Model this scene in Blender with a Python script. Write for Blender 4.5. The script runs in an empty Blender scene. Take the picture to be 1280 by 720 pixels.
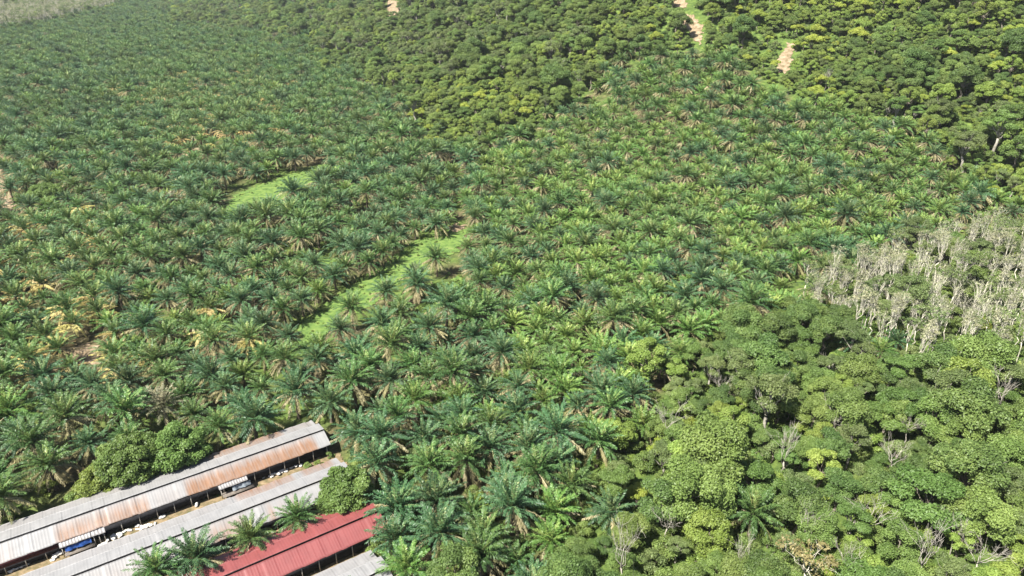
import bpy, bmesh, math, random
import numpy as np
from math import radians as R, pi

random.seed(7)
rng = np.random.default_rng(11)
sc = bpy.context.scene
C = sc.collection

# ------------------------------------------------------------------ camera
CAM_Z, PITCH, FPX = 100.0, R(25.0), 914.0
cam = bpy.data.objects.new("camera", bpy.data.cameras.new("camera"))
C.objects.link(cam)
cam.location = (0, 0, CAM_Z)
cam.rotation_euler = (pi / 2 - PITCH, 0, 0)
cam.data.lens = 36.0 * FPX / 1280.0
cam.data.clip_start = 1.0
cam.data.clip_end = 9000.0
sc.camera = cam

# ------------------------------------------------------------------ terrain shape
def hnoise(x, y, s, seed=0.0):
    a = np.sin(x / s + 1.3 + seed) * np.cos(y / (s * 1.13) + 0.7 - seed)
    b = np.sin((x * 0.6 + y * 0.8) / (s * 0.53) + 2.1 + seed * 2)
    c = np.cos((x * 0.8 - y * 0.55) / (s * 0.71) + 0.4 + seed)
    return (a + 0.6 * b + 0.6 * c) / 2.2

def hgt(x, y):
    x = np.asarray(x, float); y = np.asarray(y, float)
    s1 = (x + 35) * 0.483 + (y - 400) * 0.876
    s2 = (x + 35) * 0.91 + (y - 400) * 0.414
    k = 45.0
    h = np.clip(0.5 + 0.5 * (s2 - s1) / k, 0, 1)
    s = s2 * (1 - h) + s1 * h - k * h * (1 - h)
    soft = 30.0
    up = soft * np.log1p(np.exp(np.clip(s / soft, -30, 30)))
    z = 0.43 * up
    z = 190.0 * np.tanh(z / 190.0)
    hill = np.clip(s / 120.0, 0, 1)
    z = z + hill * (9.0 * hnoise(x, y, 55.0) + 4.0 * hnoise(x, y, 23.0, 1.7))
    d = np.hypot(x + 40, y - 110)
    z = z + np.clip((d - 90) / 200.0, 0, 1) * 1.6 * hnoise(x, y, 48.0, 3.0)
    return z

SP, CP = math.sin(PITCH), math.cos(PITCH)

def project(x, y, z):
    """world -> position in the 1280 x 720 photograph, and depth"""
    dz = z - CAM_Z
    depth = y * CP - dz * SP
    v = y * SP + dz * CP
    dd = np.where(depth > 1, depth, 1)
    return 640 + FPX * x / dd, 360 - FPX * v / dd, depth

def ray(px, py):
    a = (px - 640) / FPX; b = -(py - 360) / FPX
    return np.array((a, CP + b * SP, -SP + b * CP))

def at(px, py, above=0.0):
    """ground point seen at a pixel, or the point of the surface `above` metres over the ground"""
    d = ray(px, py)
    t = 40.0
    while t < 3000:
        p = d * t
        if CAM_Z + p[2] <= hgt(p[0], p[1]) + above:
            break
        t += 2.0
    lo, hi = t - 2.0, t
    for _ in range(20):
        m = (lo + hi) / 2; p = d * m
        if CAM_Z + p[2] <= hgt(p[0], p[1]) + above: hi = m
        else: lo = m
    p = d * hi
    return float(p[0]), float(p[1])

def inside(px, py, poly):
    px = np.asarray(px, float); py = np.asarray(py, float)
    r = np.zeros(px.shape, bool)
    n = len(poly)
    for i in range(n):
        x0, y0 = poly[i]; x1, y1 = poly[(i + 1) % n]
        if y0 == y1: continue
        c = ((y0 > py) != (y1 > py)) & (px < (x1 - x0) * (py - y0) / (y1 - y0) + x0)
        r ^= c
    return r

def ground_poly(pts, above=0.0):
    return [at(a, b, above) for a, b in pts]

# ------------------------------------------------------------------ materials
def new_mat(name):
    m = bpy.data.materials.new(name); m.use_nodes = True
    nt = m.node_tree
    for n in list(nt.nodes): nt.nodes.remove(n)
    out = nt.nodes.new("ShaderNodeOutputMaterial")
    return m, nt, out

def ramp(nt, stops):
    r = nt.nodes.new("ShaderNodeValToRGB")
    e = r.color_ramp.elements
    while len(e) > 1: e.remove(e[-1])
    e[0].position = stops[0][0]; e[0].color = (*stops[0][1], 1)
    for p, c in stops[1:]:
        x = e.new(p); x.color = (*c, 1)
    return r

def leaf_mat(name, stops, rough=0.5, spec=0.35, trans=0.25, var=0.22, hue=0.02):
    """foliage: colour by each leaf's own tint, a little different on each plant, light shining through the blades"""
    m, nt, out = new_mat(name)
    L = nt.links.new
    at_ = nt.nodes.new("ShaderNodeAttribute"); at_.attribute_name = "tint"
    rp = ramp(nt, stops); L(at_.outputs["Fac"], rp.inputs["Fac"])
    oi = nt.nodes.new("ShaderNodeObjectInfo")
    mr = nt.nodes.new("ShaderNodeMapRange")
    mr.inputs["To Min"].default_value = 1 - var; mr.inputs["To Max"].default_value = 1 + var
    L(oi.outputs["Random"], mr.inputs["Value"])
    mul = nt.nodes.new("ShaderNodeMath"); mul.operation = "MULTIPLY"; mul.inputs[1].default_value = 7.31
    fr = nt.nodes.new("ShaderNodeMath"); fr.operation = "FRACT"
    L(oi.outputs["Random"], mul.inputs[0]); L(mul.outputs[0], fr.inputs[0])
    mh = nt.nodes.new("ShaderNodeMapRange")
    mh.inputs["To Min"].default_value = 0.5 - hue; mh.inputs["To Max"].default_value = 0.5 + hue
    L(fr.outputs[0], mh.inputs["Value"])
    hs = nt.nodes.new("ShaderNodeHueSaturation")
    L(rp.outputs["Color"], hs.inputs["Color"]); L(mr.outputs[0], hs.inputs["Value"]); L(mh.outputs[0], hs.inputs["Hue"])
    bs = nt.nodes.new("ShaderNodeBsdfPrincipled")
    bs.inputs["Roughness"].default_value = rough
    bs.inputs["Specular IOR Level"].default_value = spec
    L(hs.outputs["Color"], bs.inputs["Base Color"])
    tr = nt.nodes.new("ShaderNodeBsdfTranslucent")
    h2 = nt.nodes.new("ShaderNodeHueSaturation"); h2.inputs["Hue"].default_value = 0.48; h2.inputs["Value"].default_value = 1.4
    L(hs.outputs["Color"], h2.inputs["Color"]); L(h2.outputs["Color"], tr.inputs["Color"])
    mx = nt.nodes.new("ShaderNodeMixShader"); mx.inputs[0].default_value = trans
    L(bs.outputs[0], mx.inputs[1]); L(tr.outputs[0], mx.inputs[2]); L(mx.outputs[0], out.inputs["Surface"])
    return m

def noise_mat(name, stops, scale=1.0, rough=0.9, detail=6.0, spec=0.2, bump=0.0, metal=0.0):
    m, nt, out = new_mat(name)
    L = nt.links.new
    tc = nt.nodes.new("ShaderNodeTexCoord")
    nz = nt.nodes.new("ShaderNodeTexNoise"); nz.inputs["Scale"].default_value = scale; nz.inputs["Detail"].default_value = detail
    nz.inputs["Roughness"].default_value = 0.65
    L(tc.outputs["Object"], nz.inputs["Vector"])
    rp = ramp(nt, stops); L(nz.outputs["Fac"], rp.inputs["Fac"])
    bs = nt.nodes.new("ShaderNodeBsdfPrincipled")
    bs.inputs["Roughness"].default_value = rough; bs.inputs["Specular IOR Level"].default_value = spec
    bs.inputs["Metallic"].default_value = metal
    L(rp.outputs["Color"], bs.inputs["Base Color"])
    if bump:
        bp = nt.nodes.new("ShaderNodeBump"); bp.inputs["Strength"].default_value = bump; bp.inputs["Distance"].default_value = 0.1
        L(nz.outputs["Fac"], bp.inputs["Height"]); L(bp.outputs[0], bs.inputs["Normal"])
    L(bs.outputs[0], out.inputs["Surface"])
    return m

PALM_RAMPS = {
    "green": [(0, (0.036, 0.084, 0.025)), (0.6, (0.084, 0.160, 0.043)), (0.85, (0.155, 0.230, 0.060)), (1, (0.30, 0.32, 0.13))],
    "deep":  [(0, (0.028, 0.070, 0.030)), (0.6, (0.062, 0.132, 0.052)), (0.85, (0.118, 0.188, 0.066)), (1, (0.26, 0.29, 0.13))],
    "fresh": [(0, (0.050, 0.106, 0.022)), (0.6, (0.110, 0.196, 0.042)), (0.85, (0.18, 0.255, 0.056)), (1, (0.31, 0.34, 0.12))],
    "grey":  [(0, (0.10, 0.11, 0.06)), (0.6, (0.16, 0.16, 0.09)), (1, (0.27, 0.25, 0.16))],
}
M = {}
for k, v in PALM_RAMPS.items():
    M["palm_" + k] = leaf_mat("palm_leaf_" + k, v, rough=0.46, spec=0.36, trans=0.20, var=0.22, hue=0.014)
M["dry"] = leaf_mat("dry_palm_leaf", [(0, (0.11, 0.12, 0.045)), (0.4, (0.20, 0.185, 0.085)), (0.7, (0.275, 0.245, 0.13)), (1, (0.38, 0.345, 0.21))], rough=0.7, spec=0.2, trans=0.2, var=0.2, hue=0.006)
M["yellowing"] = leaf_mat("yellow_palm_leaf", [(0, (0.27, 0.23, 0.07)), (0.5, (0.41, 0.34, 0.12)), (1, (0.50, 0.43, 0.21))], rough=0.6, spec=0.2, trans=0.15, var=0.2, hue=0.02)
M["palm_trunk"] = noise_mat("palm_trunk_bark", [(0.3, (0.05, 0.04, 0.03)), (0.7, (0.16, 0.13, 0.09))], 3.0, bump=0.5)
M["bark"] = noise_mat("brown_bark", [(0.3, (0.09, 0.075, 0.055)), (0.7, (0.24, 0.21, 0.17))], 2.0, bump=0.3)
M["pale_bark"] = noise_mat("pale_bark", [(0.3, (0.36, 0.34, 0.26)), (0.7, (0.62, 0.59, 0.48))], 1.5, bump=0.2)
M["grey_bark"] = noise_mat("grey_bark", [(0.3, (0.16, 0.15, 0.12)), (0.7, (0.34, 0.32, 0.27))], 1.5, bump=0.2)
M["white_wood"] = noise_mat("bleached_wood", [(0.3, (0.24, 0.22, 0.18)), (0.7, (0.44, 0.41, 0.35))], 1.5)
TREE_RAMPS = {
    "dark":   [(0, (0.056, 0.098, 0.026)), (0.5, (0.098, 0.156, 0.042)), (1, (0.155, 0.215, 0.060))],
    "mid":    [(0, (0.082, 0.128, 0.031)), (0.5, (0.138, 0.202, 0.050)), (1, (0.20, 0.265, 0.074))],
    "olive":  [(0, (0.078, 0.115, 0.036)), (0.5, (0.128, 0.175, 0.058)), (1, (0.19, 0.235, 0.09))],
    "bright": [(0, (0.105, 0.155, 0.028)), (0.5, (0.175, 0.246, 0.050)), (1, (0.26, 0.325, 0.08))],
    "lime":   [(0, (0.14, 0.19, 0.026)), (0.5, (0.22, 0.285, 0.042)), (1, (0.31, 0.36, 0.07))],
    "lush":   [(0, (0.058, 0.102, 0.021)), (0.5, (0.102, 0.168, 0.040)), (1, (0.158, 0.232, 0.064))],
    "tan":    [(0, (0.16, 0.17, 0.085)), (0.5, (0.25, 0.255, 0.145)), (1, (0.36, 0.36, 0.23))],
    "rust":   [(0, (0.15, 0.14, 0.05)), (0.5, (0.24, 0.215, 0.085)), (1, (0.33, 0.295, 0.13))],
}
for k, v in TREE_RAMPS.items():
    M["tree_" + k] = leaf_mat("tree_leaf_" + k, v, rough=0.5, spec=0.30, trans=0.34, var=0.18, hue=0.010)

# ------------------------------------------------------------------ mesh helpers
class MB:
    """collects vertices, faces (3 or 4 corners) and a tint per vertex"""
    def __init__(self):
        self.v, self.q, self.t, self.n = [], [], [], 0
    def add(self, verts, quads, tint=0.5):
        verts = np.asarray(verts, float).reshape(-1, 3)
        quads = np.asarray(quads, int).reshape(-1, 4)
        self.v.append(verts); self.q.append(quads + self.n)
        self.t.append(np.broadcast_to(np.asarray(tint, float), (len(verts),)).copy())
        self.n += len(verts)
    def tube(self, pts, radii, sides=6, tint=0.5, cap=True):
        pts = np.asarray(pts, float); n = len(pts)
        ring = []
        for i in range(n):
            d = pts[min(i + 1, n - 1)] - pts[max(i - 1, 0)]
            d /= np.linalg.norm(d) + 1e-9
            a = np.cross(d, (0, 0, 1.0) if abs(d[2]) < 0.9 else (1.0, 0, 0)); a /= np.linalg.norm(a)
            b = np.cross(d, a)
            th = np.arange(sides) * 2 * pi / sides
            ring.append(pts[i] + radii[i] * (np.cos(th)[:, None] * a + np.sin(th)[:, None] * b))
        v = np.concatenate(ring)
        q = []
        for i in range(n - 1):
            for k in range(sides):
                k2 = (k + 1) % sides
                q.append((i * sides + k, i * sides + k2, (i + 1) * sides + k2, (i + 1) * sides + k))
        if cap and sides == 4:
            q.append((3, 2, 1, 0)); q.append(tuple((n - 1) * 4 + k for k in range(4)))
        elif cap and sides == 6:
            for o, rev in ((0, True), ((n - 1) * 6, False)):
                for c in ((0, 1, 2, 3), (0, 3, 4, 5)):
                    q.append(tuple(o + j for j in (c[::-1] if rev else c)))
        self.add(v, q, tint)
    def box(self, c, half, ax=None, tint=0.5):
        c = np.asarray(c, float)
        ax = np.eye(3) if ax is None else np.asarray(ax, float)
        v = []
        for sx, sy, sz in ((-1, -1, -1), (1, -1, -1), (1, 1, -1), (-1, 1, -1), (-1, -1, 1), (1, -1, 1), (1, 1, 1), (-1, 1, 1)):
            v.append(c + sx * half[0] * ax[0] + sy * half[1] * ax[1] + sz * half[2] * ax[2])
        self.add(v, [(0, 3, 2, 1), (4, 5, 6, 7), (0, 1, 5, 4), (1, 2, 6, 5), (2, 3, 7, 6), (3, 0, 4, 7)], tint)
    def mesh(self, name, mat, smooth=False):
        me = bpy.data.meshes.new(name)
        v = np.concatenate(self.v); q = np.concatenate(self.q); t = np.concatenate(self.t)
        me.vertices.add(len(v)); me.vertices.foreach_set("co", v.astype(np.float32).ravel())
        me.loops.add(len(q) * 4); me.loops.foreach_set("vertex_index", q.astype(np.int32).ravel())
        me.polygons.add(len(q)); me.polygons.foreach_set("loop_start", np.arange(0, len(q) * 4, 4, dtype=np.int32))
        a = me.attributes.new("tint", "FLOAT", "POINT"); a.data.foreach_set("value", t.astype(np.float32))
        me.update(calc_edges=True); me.validate()
        if smooth: me.polygons.foreach_set("use_smooth", np.ones(len(me.polygons), bool))
        if mat: me.materials.append(mat)
        return me
    def build(self, name, mat, parent=None, smooth=False):
        o = bpy.data.objects.new(name, self.mesh(name, mat, smooth)); C.objects.link(o)
        o.parent = parent
        return o

def tag(o, label=None, cat=None, group=None, kind=None):
    for k, v in (("label", label), ("category", cat), ("group", group), ("kind", kind)):
        if v: o[k] = v
    return o

def empty(name, loc=(0, 0, 0)):
    o = bpy.data.objects.new(name, None); C.objects.link(o); o.location = loc
    o.empty_display_size = 0.5
    return o

def nrm(a):
    return a / (np.linalg.norm(a, axis=-1, keepdims=True) + 1e-9)

# ------------------------------------------------------------------ oil palm
def frond(mb, r, L, az, e0, droop, n, leaf, w, tint, base, hang=0.0):
    s = np.linspace(0, 1, 15)
    a = e0 - droop * s ** 1.25
    rad = np.array((math.cos(az), math.sin(az), 0.0)); up = np.array((0, 0, 1.0))
    side0 = np.array((-math.sin(az), math.cos(az), 0.0))
    T = np.cos(a)[:, None] * rad + np.sin(a)[:, None] * up
    bend = r.normal(0, 0.10)
    T = nrm(T + (bend * s ** 1.5)[:, None] * side0)
    P = np.concatenate([[np.zeros(3)], np.cumsum((T[:-1] + T[1:]) * 0.5 * L / 14, axis=0)]) + base
    mb.tube(P[::2], np.linspace(0.11, 0.015, 8), 3, min(1.0, tint + 0.35), cap=False)
    ls = np.linspace(0.16, 0.995, n)
    p = np.stack([np.interp(ls, s, P[:, i]) for i in range(3)], 1)
    t = nrm(np.stack([np.interp(ls, s, T[:, i]) for i in range(3)], 1))
    tw = r.normal(0, 0.25)
    sd = nrm(np.cross(t, np.cross(side0, t)))
    nn = np.cross(sd, t) * -1.0
    nn = np.where(nn[:, 2:3] * 1 < 0, nn, nn)
    nn = nrm(np.cross(t, sd))
    sd, nn = sd * math.cos(tw) + nn * math.sin(tw), nn * math.cos(tw) - sd * math.sin(tw)
    prof = np.clip(np.sin(pi * (0.10 + 0.83 * ls)), 0.1, 1) ** 0.65 * leaf
    for sg in (-1, 1):
        k = len(ls)
        fwd = 0.60 + 0.40 * ls + r.normal(0, 0.12, k)
        lift = r.normal(0.10, 0.22, k)
        d = nrm(t * fwd[:, None] + sg * sd * 0.85 + nn * lift[:, None] + np.array((0, 0, -0.12 - hang)))
        ln = (prof * r.uniform(0.8, 1.1, k))[:, None]
        ang = r.normal(0, 0.5, k)[:, None]
        wv = nrm(t * np.cos(ang) + nn * np.sin(ang)) * w * 0.5
        mid = p + d * ln * 0.55
        tip = p + d * ln + np.array((0, 0, -0.22)) * ln
        v = np.stack([p - wv * 0.5, p + wv * 0.5, mid + wv * 1.25, mid - wv * 1.25, tip + wv * 0.3, tip - wv * 0.3], 1).reshape(-1, 3)
        b = np.arange(k)[:, None] * 6
        q = np.concatenate([b + np.array((0, 1, 2, 3)), b + np.array((3, 2, 4, 5))])
        tt = np.repeat(np.clip(tint + r.normal(0, 0.10, k), 0, 1), 6)
        mb.add(v, q, tt)

def palm_tube(h, r):
    n = 9
    pts = np.stack([np.cumsum(r.normal(0, 0.05, n)), np.cumsum(r.normal(0, 0.05, n)), np.linspace(-0.6, h, n)], 1)
    pts -= np.array((pts[-1, 0], pts[-1, 1], 0))
    rad = np.linspace(0.42, 0.34, n) * (1 + 0.13 * np.where(np.arange(n) % 2, 1, -1)); rad[0] = 0.6; rad[-1] = 0.55
    return pts, rad

def make_palm(seed, h, nf, L, look, n_dry, dry_look="dry", young=84, old=-4, leaf=0.84, lift=0):
    r = np.random.default_rng(seed)
    nf = int(nf * 1.2)
    root = empty("oil_palm")
    t = MB(); p, rad = palm_tube(h, r); t.tube(p, rad, 6); t.build("trunk", M["palm_trunk"], root, True)
    c = MB()
    for i in range(nf):
        f = i / (nf - 1)
        e0 = R(young + (old - young) * f ** 1.05 + r.normal(0, 7))
        dr = R(20 + 40 * min(1, f * 1.2) + r.normal(0, 7))
        ll = L * (0.72 + 0.28 * min(1, f * 2.5)) * r.uniform(0.9, 1.06)
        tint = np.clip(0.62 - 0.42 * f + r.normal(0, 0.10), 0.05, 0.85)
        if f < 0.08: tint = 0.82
        az = i * 2.39996 + r.normal(0, 0.12)
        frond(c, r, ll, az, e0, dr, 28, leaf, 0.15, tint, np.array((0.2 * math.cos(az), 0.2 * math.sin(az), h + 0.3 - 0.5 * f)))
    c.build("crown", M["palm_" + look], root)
    if n_dry:
        d = MB()
        for i in range(n_dry):
            az = i * 2 * pi / n_dry * 1.618 + r.normal(0, 0.25)
            f = r.uniform(0, 1)
            e0 = R(4 + lift - 46 * f + r.normal(0, 6)); dr = R(r.uniform(28, 50))
            frond(d, r, L * r.uniform(0.85, 1.02), az, e0, dr, 24, leaf * 0.95, 0.16, np.clip(r.normal(0.5, 0.25), 0, 0.95),
                  np.array((0.3 * math.cos(az), 0.3 * math.sin(az), h - 0.3)), hang=0.25)
        d.build("dry_fronds", M[dry_look], root)
    return root

def parts(root):
    return [o for o in bpy.data.objects if o.parent == root]

# variants: (seed, trunk height, fronds, frond length, colour, dry fronds, their colour)
PALM = {
    "skirted": [make_palm(1, 7.4, 32, 6.3, "deep", 24, old=24), make_palm(2, 6.8, 30, 6.0, "green", 22, old=20), make_palm(9, 7.9, 32, 6.4, "green", 26, old=26), make_palm(11, 6.2, 28, 5.7, "deep", 20, old=18)],
    "green":   [make_palm(3, 5.8, 36, 6.2, "green", 10, old=6), make_palm(4, 5.2, 34, 5.9, "deep", 11, old=8), make_palm(12, 6.4, 30, 5.6, "green", 13, old=12)],
    "yellow":  [make_palm(5, 5.4, 16, 5.9, "green", 22, "yellowing", old=42, lift=18), make_palm(10, 6.0, 18, 6.1, "green", 19, "yellowing", old=38, lift=14)],
    "fresh":   [make_palm(6, 4.4, 32, 5.8, "fresh", 9, old=10), make_palm(7, 4.0, 32, 5.6, "fresh", 11, "dry", 84, 12), make_palm(13, 5.0, 27, 6.1, "fresh", 13, "dry", 84, 16)],
    "pale":    [make_palm(8, 6.2, 24, 5.6, "grey", 8)],
}
PALM_LIST = [p for k in PALM for p in PALM[k]]
PALM_KIND = [k for k in PALM for p in PALM[k]]
PARTS = {p.name: parts(p) for p in PALM_LIST}
used = set()

def place(proto, x, y, z, rot, scale, label, cat, group=None, tilt=(0, 0)):
    """the first call moves the source itself; later calls copy the thing and each of its parts"""
    if proto.name not in used:
        used.add(proto.name); o = proto
    else:
        o = proto.copy(); C.objects.link(o)
        for ch in PARTS[proto.name]:
            c = ch.copy(); C.objects.link(c); c.parent = o
    for k in ("group",):
        if k in o: del o[k]
    o.location = (x, y, z); o.rotation_euler = (tilt[0], tilt[1], rot)
    o.scale = (scale, scale, scale)
    tag(o, label, cat, group)
    return o

# ------------------------------------------------------------------ broadleaf trees
def leaves(mb, r, centre, rad, n, size, tint, flat=0.8, up=0.5):
    d = nrm(r.normal(0, 1, (n, 3)))
    d[:, 2] = np.where(d[:, 2] < -0.35, -d[:, 2], d[:, 2])
    rr = (r.uniform(0, 1, n) ** 0.28)[:, None]
    rr = rr * (1 + 0.10 * np.sin(d[:, :1] * 9 + centre[0]) * np.cos(d[:, 1:2] * 8 + centre[1]))
    p = centre + d * rr * np.array((rad, rad, rad * flat))
    nn = nrm(d * 0.7 + np.array((0, 0, up)) + r.normal(0, 0.55, (n, 3)))
    a = nrm(np.cross(nn, nrm(r.normal(0, 1, (n, 3)))))
    b = np.cross(nn, a)
    s = (size * r.uniform(0.6, 1.25, n))[:, None]
    a = a * s; b = b * s * 0.62
    v = np.stack([p - a, p + b * 0.9 - nn * s * 0.10, p + a - nn * s * 0.25, p - b * 0.9 - nn * s * 0.10], 1).reshape(-1, 3)
    q = np.arange(n)[:, None] * 4 + np.arange(4)
    mb.add(v, q, np.repeat(np.clip(tint + r.normal(0, 0.13, n), 0, 1), 4))

def limb(mb, a, b, r0, r1, r, n=5, sides=6, sag=0.0):
    a = np.asarray(a, float); b = np.asarray(b, float)
    u = np.linspace(0, 1, n)[:, None]
    p = a + (b - a) * u
    p[1:-1] += r.normal(0, 0.05, (n - 2, 3)) * np.linalg.norm(b - a)
    p[:, 2] += sag * np.sin(u[:, 0] * pi)
    mb.tube(p, np.linspace(r0, r1, n), sides)

def make_tree(seed, h, cr, look, lobes, lobe_r, n_leaf, leaf, name="broadleaf_tree", bark="bark", flat=0.75, bare=0, dome=0.55, limb_show=False, zmin=-0.55):
    """tapered trunk, limbs into each clump of the crown, leaves through the clumps' volume"""
    r = np.random.default_rng(seed)
    root = empty(name)
    t = MB(); c = MB()
    fork = np.array((r.normal(0, 0.3), r.normal(0, 0.3), h * r.uniform(0.38, 0.5)))
    limb(t, (0, 0, -0.8), fork, 0.035 * h + 0.05, 0.022 * h + 0.03, r, 6)
    cz = h - cr * dome
    n_leaf = int(n_leaf * 2.7); leaf = leaf * 0.60; lobe_r = lobe_r * 0.88; lobes = int(lobes * 1.3); per = n_leaf // lobes
    for i in range(lobes):
        if i == 0: d = np.array((0, 0, 1.0))
        else:
            th = i * 2.39996 + r.normal(0, 0.3); zz = r.uniform(zmin, 0.95)
            q = math.sqrt(max(0, 1 - zz * zz)); d = np.array((q * math.cos(th), q * math.sin(th), zz))
        lr = lobe_r * r.uniform(0.75, 1.25)
        k = r.uniform(0.72, 1.16)
        pos = np.array((d[0] * (cr - lr * 0.7) * k, d[1] * (cr - lr * 0.7) * k, cz + d[2] * (cr * dome * 1.1 - lr * 0.4) * k))
        leaves(c, r, pos, lr, int(per * (lr / lobe_r) ** 2), leaf, np.clip(r.normal(0.5, 0.16), 0.1, 0.9), flat)
        if i % 2 == 0 or limb_show:
            limb(t, fork, pos + np.array((0, 0, -lr * 0.2)), 0.016 * h, 0.03, r, 5, 4, sag=0.3)
    for i in range(bare):
        th = r.uniform(0, 2 * pi); el = r.uniform(0.5, 1.2); ln = cr * r.uniform(0.9, 1.3)
        tip = np.array((math.cos(th) * math.cos(el) * ln, math.sin(th) * math.cos(el) * ln, cz + math.sin(el) * ln * 0.8))
        limb(t, fork, tip, 0.009 * h, 0.015, r, 5, 4)
    t.build("trunk", M[bark], root, True)
    c.build("crown", M["tree_" + look], root)
    return root

def make_bare(seed, h, spread, leaf_n=0, look="tan", name="bare_tree", wood="white_wood", r0=0.16):
    """leafless tree: pale trunk, forked branches and twigs"""
    r = np.random.default_rng(seed)
    root = empty(name)
    t = MB(); c = MB()
    fork = np.array((r.normal(0, 0.4), r.normal(0, 0.4), h * r.uniform(0.4, 0.55)))
    limb(t, (0, 0, -0.8), fork, r0 * 1.3, r0 * 0.85, r, 6)
    for i in range(5):
        th = i * 2.4 + r.normal(0, 0.3); q = spread * r.uniform(0.55, 1.0)
        b = np.array((math.cos(th) * q * 0.8, math.sin(th) * q * 0.8, h * r.uniform(0.72, 0.95)))
        limb(t, fork, b, r0 * 0.6, r0 * 0.28, r, 5, 4)
        for j in range(4):
            e = b + np.array((r.normal(0, 0.4) * spread + math.cos(th) * 0.5, r.normal(0, 0.4) * spread + math.sin(th) * 0.5, r.uniform(0.08, 0.22) * h))
            m = fork + (b - fork) * r.uniform(0.45, 1.0)
            limb(t, m, e, r0 * 0.26, 0.015, r, 4, 3)
            for k in range(2):
                limb(t, m + (e - m) * r.uniform(0.4, 0.8), e + r.normal(0, 0.7, 3), 0.022, 0.012, r, 3, 3)
            if leaf_n:
                leaves(c, r, e, 0.17 * spread + 0.5, leaf_n // 20, 0.26, np.clip(r.normal(0.5, 0.2), 0, 1), 0.7)
    t.build("trunk", M[wood], root, True)
    if leaf_n: c.build("crown", M["tree_" + look], root)
    return root

TREES = {
    "dark":   [make_tree(21, 13.5, 5.4, "dark", 15, 2.3, 5200, 0.36, dome=0.75), make_tree(22, 11.5, 4.8, "dark", 12, 2.0, 4400, 0.34, dome=0.75)],
    "mid":    [make_tree(23, 12.0, 5.0, "mid", 14, 2.1, 5000, 0.34, dome=0.75), make_tree(24, 10.0, 4.4, "mid", 11, 1.9, 4000, 0.32, dome=0.75), make_tree(25, 9.0, 4.9, "lush", 16, 1.7, 4800, 0.32, flat=0.6)],
    "olive":  [make_tree(26, 12.5, 5.2, "olive", 16, 1.7, 3400, 0.30, bare=4, bark="grey_bark"), make_tree(27, 11.0, 4.4, "olive", 12, 1.6, 2600, 0.30, bare=5, bark="grey_bark")],
    "bright": [make_tree(28, 8.5, 4.3, "bright", 13, 1.6, 4200, 0.31, dome=0.75), make_tree(29, 10.5, 3.9, "bright", 12, 1.5, 3600, 0.31, dome=0.8)],
    "lime":   [make_tree(30, 8.0, 3.4, "lime", 10, 1.4, 3000, 0.30)],
    "layered": [make_tree(31, 14.0, 4.6, "lush", 10, 1.9, 3200, 0.34, bark="grey_bark", flat=0.38, dome=0.75, limb_show=True, zmin=-0.2)],
    "rust":   [make_bare(32, 9.0, 3.0, 700, "rust", "broadleaf_tree", "pale_bark", 0.15)],
}
TREE_LIST = [p for k in TREES for p in TREES[k]]
TREE_KIND = [k for k in TREES for p in TREES[k]]
BARE = [make_bare(41, 11.0, 2.8, r0=0.11), make_bare(42, 9.5, 2.4, r0=0.10), make_bare(43, 12.5, 2.0, r0=0.11)]
RUBBER = [make_bare(51, 15.0, 1.5, 340, "tan", "rubber_tree", "pale_bark", 0.15), make_bare(52, 16.0, 1.3, 190, "tan", "rubber_tree", "pale_bark", 0.14),
          make_bare(53, 14.0, 2.0, 560, "olive", "rubber_tree", "pale_bark", 0.15), make_bare(54, 13.0, 1.3, 80, "tan", "rubber_tree", "pale_bark", 0.14)]
def make_shrub(seed, h, r_, look, name="shrub"):
    return make_tree(seed, h, r_, look, 7, r_ * 0.45, 900, 0.22, name, dome=0.8)
SHRUBS = [make_shrub(61, 2.6, 2.0, "bright"), make_shrub(62, 3.2, 2.2, "mid"), make_shrub(63, 2.2, 1.8, "lush"), make_shrub(64, 3.4, 2.1, "olive"), make_shrub(65, 2.8, 2.2, "lime")]
for p in TREE_LIST + BARE + RUBBER + SHRUBS: PARTS[p.name] = parts(p)

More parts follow.
